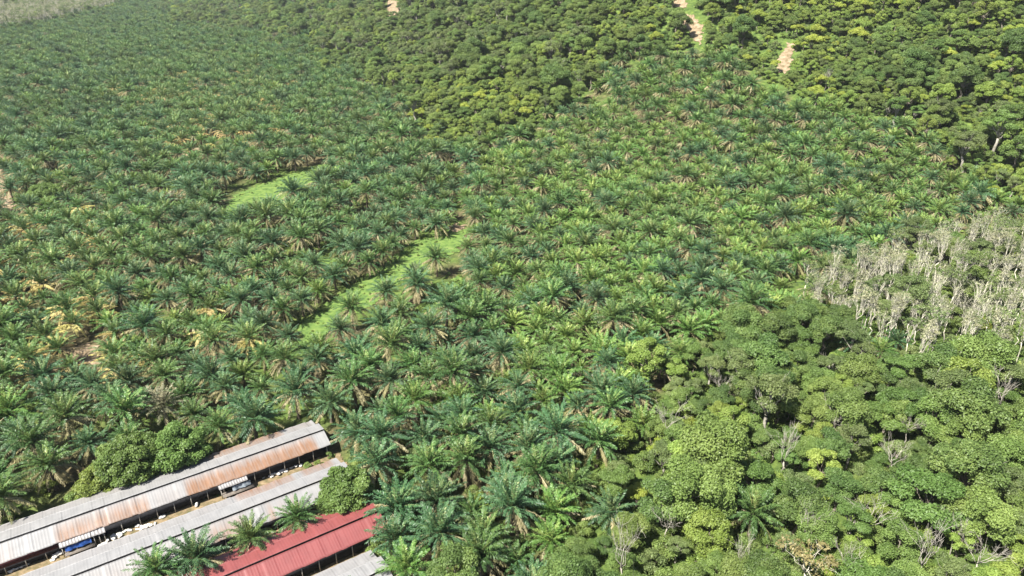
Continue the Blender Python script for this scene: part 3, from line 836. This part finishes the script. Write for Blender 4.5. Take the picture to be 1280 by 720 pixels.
def ground_material():
    m, nt, out = new_mat("plantation_ground")
    L = nt.links.new
    tc = nt.nodes.new("ShaderNodeTexCoord")
    n1 = nt.nodes.new("ShaderNodeTexNoise"); n1.inputs["Scale"].default_value = 0.35; n1.inputs["Detail"].default_value = 8; n1.inputs["Roughness"].default_value = 0.7
    n2 = nt.nodes.new("ShaderNodeTexNoise"); n2.inputs["Scale"].default_value = 0.045; n2.inputs["Detail"].default_value = 4
    L(tc.outputs["Object"], n1.inputs["Vector"]); L(tc.outputs["Object"], n2.inputs["Vector"])
    soil = ramp(nt, [(0.3, (0.03, 0.03, 0.014)), (0.5, (0.07, 0.062, 0.03)), (0.7, (0.18, 0.145, 0.085))])
    weed = ramp(nt, [(0.3, (0.02, 0.042, 0.012)), (0.5, (0.065, 0.10, 0.024)), (0.7, (0.13, 0.18, 0.04))])
    L(n1.outputs["Fac"], soil.inputs["Fac"]); L(n1.outputs["Fac"], weed.inputs["Fac"])
    mk = ramp(nt, [(0.42, (0, 0, 0)), (0.58, (1, 1, 1))]); L(n2.outputs["Fac"], mk.inputs["Fac"])
    mx = nt.nodes.new("ShaderNodeMix"); mx.data_type = "RGBA"
    ff = nt.nodes.new("ShaderNodeAttribute"); ff.attribute_name = "tint"
    ad = nt.nodes.new("ShaderNodeMath"); ad.operation = "ADD"; ad.use_clamp = True
    L(mk.outputs["Color"], ad.inputs[0]); L(ff.outputs["Fac"], ad.inputs[1])
    L(ad.outputs[0], mx.inputs[0]); L(soil.outputs["Color"], mx.inputs[6]); L(weed.outputs["Color"], mx.inputs[7])
    bs = nt.nodes.new("ShaderNodeBsdfPrincipled"); bs.inputs["Roughness"].default_value = 0.95; bs.inputs["Specular IOR Level"].default_value = 0.1
    L(mx.outputs[2], bs.inputs["Base Color"]); L(bs.outputs[0], out.inputs["Surface"])
    return m
gxs = np.concatenate([np.linspace(-3200, -700, 40)[:-1], np.linspace(-700, 800, 300), np.linspace(800, 3200, 40)[1:]])
gys = np.concatenate([np.linspace(-1200, 0, 30)[:-1], np.linspace(0, 1000, 220), np.linspace(1000, 4200, 50)[1:]])
sheet("terrain", gxs, gys, lambda a, b: hgt(a, b), ground_material(), kind="structure")

def drape(name, poly, mat, lift, cell=0.7, edge=1.6, **k):
    """a patch lying on the ground inside a world outline with a ragged edge"""
    p = np.array(poly); lo = p.min(0) - 1; hi = p.max(0) + 1
    nx = max(2, int((hi[0] - lo[0]) / cell)); ny = max(2, int((hi[1] - lo[1]) / cell))
    X, Y = np.meshgrid(np.linspace(lo[0], hi[0], nx + 1), np.linspace(lo[1], hi[1], ny + 1))
    cx = (X[:-1, :-1] + X[1:, 1:]) / 2; cy = (Y[:-1, :-1] + Y[1:, 1:]) / 2
    w = edge
    ok = inside(cx + w * hnoise(cx, cy, 1.1), cy + w * hnoise(cx, cy, 0.9, 2.0), poly)
    X = X + rng.uniform(-0.3, 0.3, X.shape) * cell; Y = Y + rng.uniform(-0.3, 0.3, X.shape) * cell
    Z = hgt(X, Y) + lift + 0.05 * hnoise(X, Y, 0.8)
    j, i = np.nonzero(ok); a = j * (nx + 1) + i
    if not len(a): return None
    q = np.stack([a, a + 1, a + nx + 2, a + nx + 1], 1)
    u_, inv = np.unique(q, return_inverse=True)
    v = np.stack([X.ravel(), Y.ravel(), Z.ravel()], 1)[u_]
    b = MB(); b.add(v, inv.reshape(-1, 4))
    return tag(b.build(name, mat, None, True), **k)

M["grass"] = noise_mat("short_grass", [(0.30, (0.028, 0.055, 0.014)), (0.42, (0.065, 0.115, 0.026)), (0.55, (0.105, 0.165, 0.036)), (0.66, (0.135, 0.18, 0.05)), (0.76, (0.20, 0.165, 0.09))], 0.45, detail=10.0, bump=0.5)
M["soil"] = noise_mat("bare_soil", [(0.32, (0.07, 0.075, 0.03)), (0.45, (0.17, 0.125, 0.075)), (0.6, (0.26, 0.20, 0.13)), (0.75, (0.33, 0.28, 0.20))], 0.4, detail=9.0, bump=0.4)
for k, p in STRIPS.items(): drape("grass_field", p, M["grass"], 0.16, kind="structure")
for k, p in PATCH.items(): drape("bare_ground", p, M["soil"], 0.35 if k in ("slip", "slip_low", "slide", "scar") else 0.2, kind="structure")

# ------------------------------------------------------------------ the chicken sheds
def roof_material(name, base, stain_c, rough=0.45, metal=0.15):
    m, nt, out = new_mat(name)
    L = nt.links.new
    a = nt.nodes.new("ShaderNodeAttribute"); a.attribute_name = "tint"
    tc = nt.nodes.new("ShaderNodeTexCoord")
    mp = nt.nodes.new("ShaderNodeMapping"); mp.inputs["Scale"].default_value = (3.2, 0.35, 1)
    nz = nt.nodes.new("ShaderNodeTexNoise"); nz.inputs["Scale"].default_value = 1.0; nz.inputs["Detail"].default_value = 6
    L(tc.outputs["Object"], mp.inputs["Vector"]); L(mp.outputs[0], nz.inputs["Vector"])
    n2 = nt.nodes.new("ShaderNodeTexNoise"); n2.inputs["Scale"].default_value = 0.45; n2.inputs["Detail"].default_value = 5
    L(tc.outputs["Object"], n2.inputs["Vector"])
    st = nt.nodes.new("ShaderNodeMath"); st.operation = "MULTIPLY"
    mr = nt.nodes.new("ShaderNodeMapRange"); mr.inputs["From Min"].default_value = 0.3; mr.inputs["From Max"].default_value = 0.68; mr.inputs["To Min"].default_value = 0.7; mr.inputs["To Max"].default_value = 1.1
    L(nz.outputs["Fac"], mr.inputs["Value"]); L(mr.outputs[0], st.inputs[0]); L(a.outputs["Fac"], st.inputs[1]); st.use_clamp = True
    bc = ramp(nt, [(0.3, tuple(c * 0.82 for c in base)), (0.7, base)]); L(n2.outputs["Fac"], bc.inputs["Fac"])
    rc = ramp(nt, [(0.3, tuple(c * 0.8 for c in stain_c)), (0.7, stain_c)]); L(n2.outputs["Fac"], rc.inputs["Fac"])
    mx = nt.nodes.new("ShaderNodeMix"); mx.data_type = "RGBA"
    L(st.outputs[0], mx.inputs[0]); L(bc.outputs["Color"], mx.inputs[6]); L(rc.outputs["Color"], mx.inputs[7])
    bs = nt.nodes.new("ShaderNodeBsdfPrincipled"); bs.inputs["Roughness"].default_value = rough; bs.inputs["Metallic"].default_value = metal
    L(mx.outputs[2], bs.inputs["Base Color"]); L(bs.outputs[0], out.inputs["Surface"])
    return m
M["zinc"] = roof_material("zinc_roof", (0.245, 0.242, 0.238), (0.215, 0.12, 0.07))
M["red_roof"] = roof_material("red_roof", (0.185, 0.050, 0.048), (0.145, 0.042, 0.038), 0.5, 0.0)
M["net_and_gap_dark"] = noise_mat("black_net_and_gap_shade", [(0.3, (0.012, 0.012, 0.014)), (0.7, (0.03, 0.03, 0.034))], 2.0)
M["maroon"] = noise_mat("maroon_curtain", [(0.3, (0.045, 0.015, 0.016)), (0.7, (0.085, 0.028, 0.03))], 1.5)
M["post"] = noise_mat("grey_timber_post", [(0.3, (0.22, 0.20, 0.17)), (0.7, (0.42, 0.39, 0.34))], 2.0)
M["old_wood"] = noise_mat("weathered_planks", [(0.3, (0.07, 0.06, 0.05)), (0.7, (0.16, 0.14, 0.12))], 2.0)
M["floor"] = noise_mat("shed_floor", [(0.3, (0.05, 0.04, 0.03)), (0.7, (0.10, 0.085, 0.065))], 1.0)
M["blue"] = noise_mat("blue_tarpaulin", [(0.3, (0.02, 0.06, 0.22)), (0.7, (0.035, 0.10, 0.33))], 1.5, rough=0.5)
M["white_bag"] = noise_mat("white_woven_sack", [(0.3, (0.42, 0.40, 0.36)), (0.7, (0.62, 0.61, 0.57))], 3.0, rough=0.7)
M["yard"] = noise_mat("yard_earth", [(0.28, (0.05, 0.065, 0.02)), (0.45, (0.12, 0.095, 0.05)), (0.6, (0.21, 0.155, 0.09)), (0.75, (0.30, 0.24, 0.16))], 0.8, bump=0.3)

def roof_slope(name, u0, u1, v0, z0, v1, z1, mat, stain, parent, pitch=0.5, rib=0.007, seg=8, thick=0.03):
    """ribbed sheet from (v0, z0) to (v1, z1), ribs running down the slope; stain(u, k) gives the rust"""
    nu = int((u1 - u0) / pitch)
    r = np.random.default_rng(abs(int((u0 * 7 + v1 * 13 + z0 * 5) * 10)) + 3)
    us, zz, rb = [], [], []
    for i in range(nu):
        b = u0 + (u1 - u0) * i / nu; w = (u1 - u0) / nu
        for f, h_ in ((0.0, 0), (0.55, 0), (0.66, rib), (0.86, rib)):
            us.append(b + f * w); zz.append(h_); rb.append(i)
    us.append(u1); zz.append(0); rb.append(nu - 1)
    us, zz, rb = map(np.array, (us, zz, rb))
    amp = (r.uniform(0.72, 1.08, nu)[rb]) * np.where(np.arange(len(rb)) % 4 >= 2, 1.08, 0.92)
    sheetj = (r.normal(0, 0.012, nu // 2 + 2)[rb // 2])
    K = np.linspace(0, 1, seg + 1)
    v, t = [], []
    for k in K:
        v.append(np.stack([us, np.full(len(us), v0 + (v1 - v0) * k) + (sheetj * 3 if k == 1 else 0), z0 + (z1 - z0) * k + zz + sheetj], 1))
        t.append(np.clip(stain(us, k) * amp, 0, 1))
    v = np.concatenate(v); t = np.concatenate(t); n_ = len(us)
    i, j = np.meshgrid(np.arange(n_ - 1), np.arange(seg)); a = (j * n_ + i).ravel()
    b = MB(); q = np.stack([a, a + 1, a + 1 + n_, a + n_], 1)
    if v1 > v0: q = q[:, ::-1]
    b.add(v, q, t)
    low_ = v.copy(); low_[:, 2] -= thick
    b.add(low_, q[:, ::-1], t)
    # close the long edges
    e = np.arange(n_ - 1); N2 = len(v)
    for row in (0, seg):
        o_ = row * n_ + e
        b.q.append(np.stack([o_, o_ + 1, o_ + 1 + N2, o_ + N2], 1))
    return b.build(name, mat, parent)

def bands(*bs):
    """rust along the shed: (start, end, strength) in metres from the far end"""
    def f(u):
        r = np.zeros_like(u)
        for a, b, s in bs: r = np.maximum(r, s * np.clip((u - a) / 1.2, 0, 1) * np.clip((b - u) / 0.8, 0, 1))
        return r
    return f

def make_shed(end, length, roof, label, near_rust, far_rust, zr_=4.7, half=3.9, skirt=True, curtain=()):
    ang = math.atan2(U[1], U[0])
    root = empty("chicken_shed", (end[0], end[1], 0.0))
    root.rotation_euler = (0, 0, ang)          # local x runs along the ridge, local -y toward the red roof
    tag(root, label, "shed", "long chicken sheds side by side")
    L = length
    roof_slope("near_roof", -L, 0, -0.12, zr_ - 0.26, -half, zr_ - 1.62, roof, lambda u, k: near_rust(u) * (0.15 + 0.85 * min(1, k * 1.6)), root)
    roof_slope("far_roof", -L - 0, 0.1, 0.05, zr_ + 0.02, 3.5, zr_ - 0.50, roof, lambda u, k: far_rust(u) * 0.05, root)
    roof_slope("far_skirt_roof", -L, -0.5, 3.3, zr_ - 0.60, 6.5, zr_ - 1.25, roof, lambda u, k: far_rust(u) * (0.5 + 0.5 * k), root)
    b = MB(); b.box((-L / 2, 0.16, zr_ - 0.24), (L / 2 - 0.4, 0.04, 0.18)); b.build("ridge_gap_shade", M["net_and_gap_dark"], root)  # black strip set in the open ridge gap, standing in for its shade
    n_ = int(L / 3.1)
    for i in range(n_ + 1):
        u = -0.9 - i * 3.1
        if u < -L + 0.3: break
        p = MB(); p.box((u, -half + 0.35, (zr_ - 1.66) / 2 - 0.1), (0.07, 0.07, (zr_ - 1.66) / 2 + 0.1)); p.build("post", M["post"], root)
        if i % 2 == 0:
            p = MB(); p.box((u, 5.9, (zr_ - 1.3) / 2 - 0.1), (0.07, 0.07, (zr_ - 1.3) / 2 + 0.06)); p.build("post", M["post"], root)
    f = MB(); f.box((-L / 2 - 0.3, 0.15, 0.55), (L / 2 - 0.6, half - 0.75, 0.12)); f.build("raised_floor", M["floor"], root)
    w = MB(); w.box((-L / 2 - 0.3, 5.6, 1.4), (L / 2 - 0.6, 0.04, 1.4)); w.build("back_netting", M["net_and_gap_dark"], root)
    w = MB()
    for u in (-0.55,):
        w.box((u, 0.1, 1.6), (0.04, half - 0.3, 1.6))
    w.build("end_wall", M["net_and_gap_dark"], root)
    w = MB(); w.box((-L / 2 - 0.4, -half + 0.75, 1.45), (L / 2 - 0.7, 0.03, 0.95)); w.build("side_netting", M["net_and_gap_dark"], root)
    for a, b_, nm, mt in curtain:
        c = MB(); c.box(((a + b_) / 2, -half + 0.18, zr_ - 2.25), ((b_ - a) / 2, 0.03, 0.55)); c.build(nm, mt, root)
    return root

def u_of(px_, py_, end, z=3.6):
    d_ = np.array(at(px_, py_, z)) - end
    return float(d_ @ U)
u1f = lambda a, b: u_of(a, b, s1_end); u2f = lambda a, b: u_of(a, b, s2_end)
shed1 = make_shed(s1_end, 74, M["zinc"], "long grey shed with rust-streaked roof below the dense green trees, farthest of four",
    bands((u1f(65, 668), u1f(190, 632), 0.85), (u1f(232, 620), u1f(398, 555), 1.4), (-74, u1f(20, 692), 0.18), (u1f(190, 632), u1f(232, 620), 0.14)),
    bands((u1f(262, 590), u1f(360, 548), 0.95), (u1f(360, 548), u1f(392, 532), 0.22), (-74, u1f(262, 590), 0.10)), curtain=((-74, u1f(72, 685), "side_curtain", M["maroon"]), ))
shed2 = make_shed(s2_end, 66, M["zinc"], "long grey shed partly behind two palms, second from the dense green trees",
    bands((u2f(240, 695), u2f(262, 690), 0.25), (u2f(265, 690), u2f(318, 665), 0.7), (u2f(338, 655), u2f(352, 650), 0.9), (u2f(372, 645), u2f(382, 640), 1.0), (u2f(352, 650), u2f(365, 640), 0.3), (-66, u2f(240, 695), 0.14)),
    bands((u2f(295, 632), u2f(368, 596), 0.95), (u2f(376, 596), u2f(418, 578), 1.0), (-66, u2f(295, 632), 0.08)))
shed3 = make_shed(s3_end, 58, M["red_roof"], "long shed with a plain red metal roof",
    lambda u: np.full_like(u, 0.03), lambda u: np.full_like(u, 0.06))
shed4 = make_shed(s4_end, 46, M["zinc"], "pale grey shed cut off by the bottom edge below the red roof", lambda u: np.full_like(u, 0.05), lambda u: np.full_like(u, 0.06))

# lean-to roofs and platform on the first shed
def lean_to(parent, ua, ub, width, half=3.9, zt=3.0, drop=0.45, name="lean_to_roof", mat=None, legs=True):
    o = roof_slope(name, ua, ub, -half + 0.25, zt - 0.02, -half - width, zt - drop, mat or M["zinc"], lambda u, k: np.full_like(u, 0.12), parent, 0.5, 0.03, 2)
    if legs:
        for u in (ua + 0.3, (ua + ub) / 2, ub - 0.3):
            p = MB(); p.box((u, -half - width + 0.2, (zt - drop) / 2 - 0.1), (0.06, 0.06, (zt - drop) / 2)); p.build("post", M["post"], o)
    return o
la, lb_ = u1f(74, 690), u1f(114, 676)
lean_to(shed1, la, lb_, 1.0)
lean_to(shed1, lb_ + 0.1, u1f(132, 668), 1.0, zt=2.95)
lc, ld = u1f(276, 614), u1f(312, 600)
lean_to(shed1, lc, ld, 1.0)
def platform(parent, ua, ub):
    p = MB()
    p.box(((ua + ub) / 2, -4.9, 0.95), ((ub - ua) / 2, 0.8, 0.06))
    k = int((ub - ua) / 1.1)
    for i in range(k + 1):
        for yv in (-5.55, -4.25): p.box((ua + 0.15 + i * (ub - ua - 0.3) / k, yv, 0.42), (0.05, 0.05, 0.52))
    return p.build("loading_platform", M["old_wood"], parent)
platform(shed1, la + 0.5, lb_ + 0.3); platform(shed1, lc + 0.4, ld + 0.8)

def tarp_mesh(w, h):
    X, Z = np.meshgrid(np.linspace(-w / 2, w / 2, 17), np.linspace(0, -h, 7))
    Y = 0.10 * np.sin(X * 3.1) * (-Z / h) + 0.05 * np.sin(X * 7 + Z * 3) + 0.25 * (-Z / h)
    b = MB(); n_ = 17
    i, j = np.meshgrid(np.arange(16), np.arange(6)); a = (j * n_ + i).ravel()
    q = np.stack([a, a + 1, a + 1 + n_, a + n_], 1)
    v = np.stack([X.ravel(), -Y.ravel(), Z.ravel()], 1)
    b.add(v, q); b.add(v + np.array((0, 0.02, 0)), q[:, ::-1])
    return b
def local(root, u, v, z):
    a = root.rotation_euler[2]
    return (root.location.x + u * math.cos(a) - v * math.sin(a), root.location.y + u * math.sin(a) + v * math.cos(a), z)
def hang(name, w, h, u, v, z, mat, label, cat):
    o = tarp_mesh(w, h).build(name, mat, None, True)
    o.location = local(shed1, u, v, z); o.rotation_euler = (0, 0, shed1.rotation_euler[2])
    tag(o, label, cat)
hang("tarpaulin", 4.2, 0.8, lb_ - 2.2, -4.75, 2.25, M["blue"], "blue tarpaulin hanging under the lean-to roof of the first shed", "tarpaulin")
M["pale_sheet"] = noise_mat("pale_plastic_sheet", [(0.3, (0.18, 0.22, 0.26)), (0.7, (0.36, 0.40, 0.43))], 1.5, rough=0.5)
hang("plastic_sheet", 3.6, 0.9, (lc + ld) / 2 + 1.4, -4.75, 2.2, M["pale_sheet"], "pale plastic sheet hanging under the upper lean-to of the first shed", "sheet")

# yard strips between the sheds
def yard(ref, v0, v1, u0, u1):
    c = [local(ref, a, b, 0)[:2] for a, b in ((u0, v0), (u1, v0), (u1, v1), (u0, v1))]
    drape("yard", c, M["yard"], 0.12, 0.6, 0.5, kind="structure")
yard(shed1, -3.0, -11.5, -74, 1.5); yard(shed2, -3.0, -11, -60, 0.5); yard(shed3, -3.0, -11, -50, -0.5)

# white sacks
def sack_mesh(seed):
    r = np.random.default_rng(seed)
    nu_, nv_ = 10, 7
    v = []
    for j in range(nv_):
        ph = -pi / 2 + pi * j / (nv_ - 1)
        for i in range(nu_):
            th = 2 * pi * i / nu_
            cx, sx = math.copysign(abs(math.cos(th)) ** 0.6, math.cos(th)), math.copysign(abs(math.sin(th)) ** 0.6, math.sin(th))
            cp = max(0.02, math.cos(ph)) ** 0.6
            v.append((0.52 * cx * cp, 0.32 * sx * cp, 0.17 + 0.17 * math.sin(ph) * (1 + 0.25 * math.sin(th * 2 + seed))))
    v = np.array(v) + r.normal(0, 0.025, (len(v), 3))
    q = [(j * nu_ + i, j * nu_ + (i + 1) % nu_, (j + 1) * nu_ + (i + 1) % nu_, (j + 1) * nu_ + i) for j in range(nv_ - 1) for i in range(nu_)]
    b = MB(); b.add(v, q)
    return b.mesh("sack", M["white_bag"], True)
SACK = [sack_mesh(s) for s in range(3)]
def sacks(ref, spots, n_, spread_u, spread_v, label, group, size=1.0):
    for k in range(n_):
        u, v = random.choice(spots)
        u += random.gauss(0, spread_u); v += random.gauss(0, spread_v)
        o = bpy.data.objects.new("sack", random.choice(SACK)); C.objects.link(o)
        o.location = local(ref, u, v, 0.13 + random.choice((0, 0, 0.18))); s = size * random.uniform(0.75, 1.25)
        o.scale = (s, s * random.uniform(0.8, 1.2), s); o.rotation_euler = (random.gauss(0, .15), random.gauss(0, .15), random.uniform(0, 6))
        tag(o, label, "sack", group)
def uv1(a, b):
    x, y = at(a, b, 0.2); d_ = np.array((x, y)) - s1_end
    return float(d_ @ U), -float(d_ @ V)
sacks(shed1, [uv1(15, 713), uv1(22, 710), uv1(30, 706), uv1(42, 702), uv1(46, 698)], 16, 0.6, 0.15, "white sack in the row under the maroon curtain of the first shed", "white sacks under the maroon curtain")
sacks(shed1, [uv1(70, 694), uv1(77, 692), uv1(67, 699)], 8, 0.5, 0.2, "white sack lying before the loading platform at the blue tarpaulin", "white sacks before the loading platform")
sacks(shed1, [uv1(130, 681), uv1(128, 684), uv1(138, 675), uv1(147, 669), uv1(155, 666), uv1(151, 671)], 18, 0.6, 0.2, "white sack lying on the strip just past the blue tarpaulin", "white sacks past the blue tarpaulin")
sacks(shed1, [uv1(174, 661), uv1(180, 659), uv1(186, 657), uv1(196, 654), uv1(172, 657), uv1(203, 646)], 16, 0.5, 0.15, "white sack in the loose line halfway along the strip between grey sheds", "white sacks halfway along the strip")
sacks(shed1, [uv1(322, 598), uv1(340, 594), uv1(350, 590), uv1(358, 587), uv1(366, 583), uv1(372, 582)], 30, 0.7, 0.3, "white sack in the heap near the open end of the grey sheds", "white sacks in the heap at the open end")
sacks(shed1, [uv1(246, 632)], 1, 0.0, 0.0, "single white sack lying alone on the green part of the strip", None)
sacks(shed3, [(-10 - 1.5 * k, -6.2) for k in range(14)] + [(-6 - k, -6.0) for k in range(5)], 26, 0.6, 0.25, "white sack lying in the gap below the red roof", "white sacks below the red roof")

# ------------------------------------------------------------------ air
def haze_box():
    b = MB(); b.box((0, 900, 140), (3300, 3400, 190))
    m, nt, out = new_mat("haze_air")
    pv = nt.nodes.new("ShaderNodeVolumePrincipled")
    pv.inputs["Color"].default_value = (0.90, 0.95, 1.0, 1); pv.inputs["Density"].default_value = HAZE; pv.inputs["Anisotropy"].default_value = 0.2
    nt.links.new(pv.outputs[0], out.inputs["Volume"])
    tag(b.build("haze", m), "thin pale air haze over the plain", "haze", kind="stuff")
HAZE = 0.00005
haze_box()

# ------------------------------------------------------------------ light
SUN_DIR = np.array((-0.76, -0.65)); SUN_EL = R(54)
az = math.atan2(SUN_DIR[0], SUN_DIR[1])
w = bpy.data.worlds.new("World"); sc.world = w; w.use_nodes = True
nt = w.node_tree
bg = nt.nodes["Background"]
sky = nt.nodes.new("ShaderNodeTexSky"); sky.sky_type = "NISHITA"; sky.sun_disc = False
sky.sun_elevation = SUN_EL; sky.sun_rotation = az % (2 * pi)
sky.dust_density = 1.5
nt.links.new(sky.outputs[0], bg.inputs[0]); bg.inputs[1].default_value = 0.055
sun = bpy.data.objects.new("sun", bpy.data.lights.new("sun", "SUN")); C.objects.link(sun)
sun.data.energy = 5.0; sun.data.angle = R(0.5); sun.data.color = (1.0, 0.955, 0.88)
d = SUN_DIR / np.linalg.norm(SUN_DIR)
from mathutils import Vector
v = Vector((d[0] * math.cos(SUN_EL), d[1] * math.cos(SUN_EL), math.sin(SUN_EL)))
sun.rotation_euler = v.to_track_quat("Z", "Y").to_euler()
sun.location = (-200, -100, 300)

sc.view_settings.view_transform = "Standard"; sc.view_settings.look = "None"
sc.view_settings.exposure = 1.62; sc.view_settings.gamma = 1.0
sc.cycles.max_bounces = 5; sc.cycles.diffuse_bounces = 1; sc.cycles.glossy_bounces = 2; sc.cycles.transmission_bounces = 3; sc.cycles.volume_bounces = 0
sc.cycles.use_denoising = True
LANDMARKS = [   # repeats close to something one can point to are told apart by it
    (corner_xy, "round glossy tree at the red roof"), (round_xy, "ball-shaped olive tree"), (dense_xy, "dense trees by the first shed"), (green_xy, "wide tree among far palms"),
    (glade_xy, "yellow-green tree at the hill foot"), (at(568, 290), "bare patch atop the grass strip"), (at(375, 440), "lower end of the long grass strip"), (at(285, 262), "lower end of the far grass strip"),
    (at(404, 212), "upper end of the far grass strip"), (at(110, 445), "bare soil in the yellowing rows"), (expl_xy[4], "palm with the widest tan fan"), (expl_xy[5], "grey withered palm"),
    (tuple(s1_end), "open end of the first shed"), (at(645, 310), "bare gap on the slope"), (at(1083, 614), "centre of the lower forest"), (at(1000, 380), "front corner of the rubber stand")]
ORD = ["nearest", "second nearest", "third nearest", "fourth nearest", "fifth nearest", "sixth nearest"]
done = set()
for rows, skip in ((PALM_ROWS, (14, 15)), (TREE_ROWS, (0, 2, 3, 5, 6, 7, 8, 9, 12, 13))):
    for li, (p_, nm_) in enumerate(LANDMARKS):
        if li in skip: continue
        near_ = sorted(rows, key=lambda t: (t[1] - p_[0]) ** 2 + (t[2] - p_[1]) ** 2)[:6]
        for k_, t in enumerate(near_):
            if t[0].name in done or math.hypot(t[1] - p_[0], t[2] - p_[1]) > 45: continue
            done.add(t[0].name)
            t[0]["label"] = f"{t[3]}, {ORD[k_]} to {nm_}"
x_, y_ = at(1083, 614, 7.0)
if TREES["rust"][0].name not in used:
    place(TREES["rust"][0], x_, y_, float(hgt(x_, y_)), 0.4, 0.6, "thin tree with rusty orange leaves in the lower forest", "tree")
print("palms", n, "trees", nf, "rubber", len(xr), "far pale", len(xa), "under", len(xu))
for o in sc.objects:
    if "label" in o and len(o["label"].split()) > 16: print("LONG", o.name, o["label"])
for p in PALM_LIST + TREE_LIST + BARE + RUBBER + SHRUBS:
    if p.name not in used: print("UNUSED", p.name)
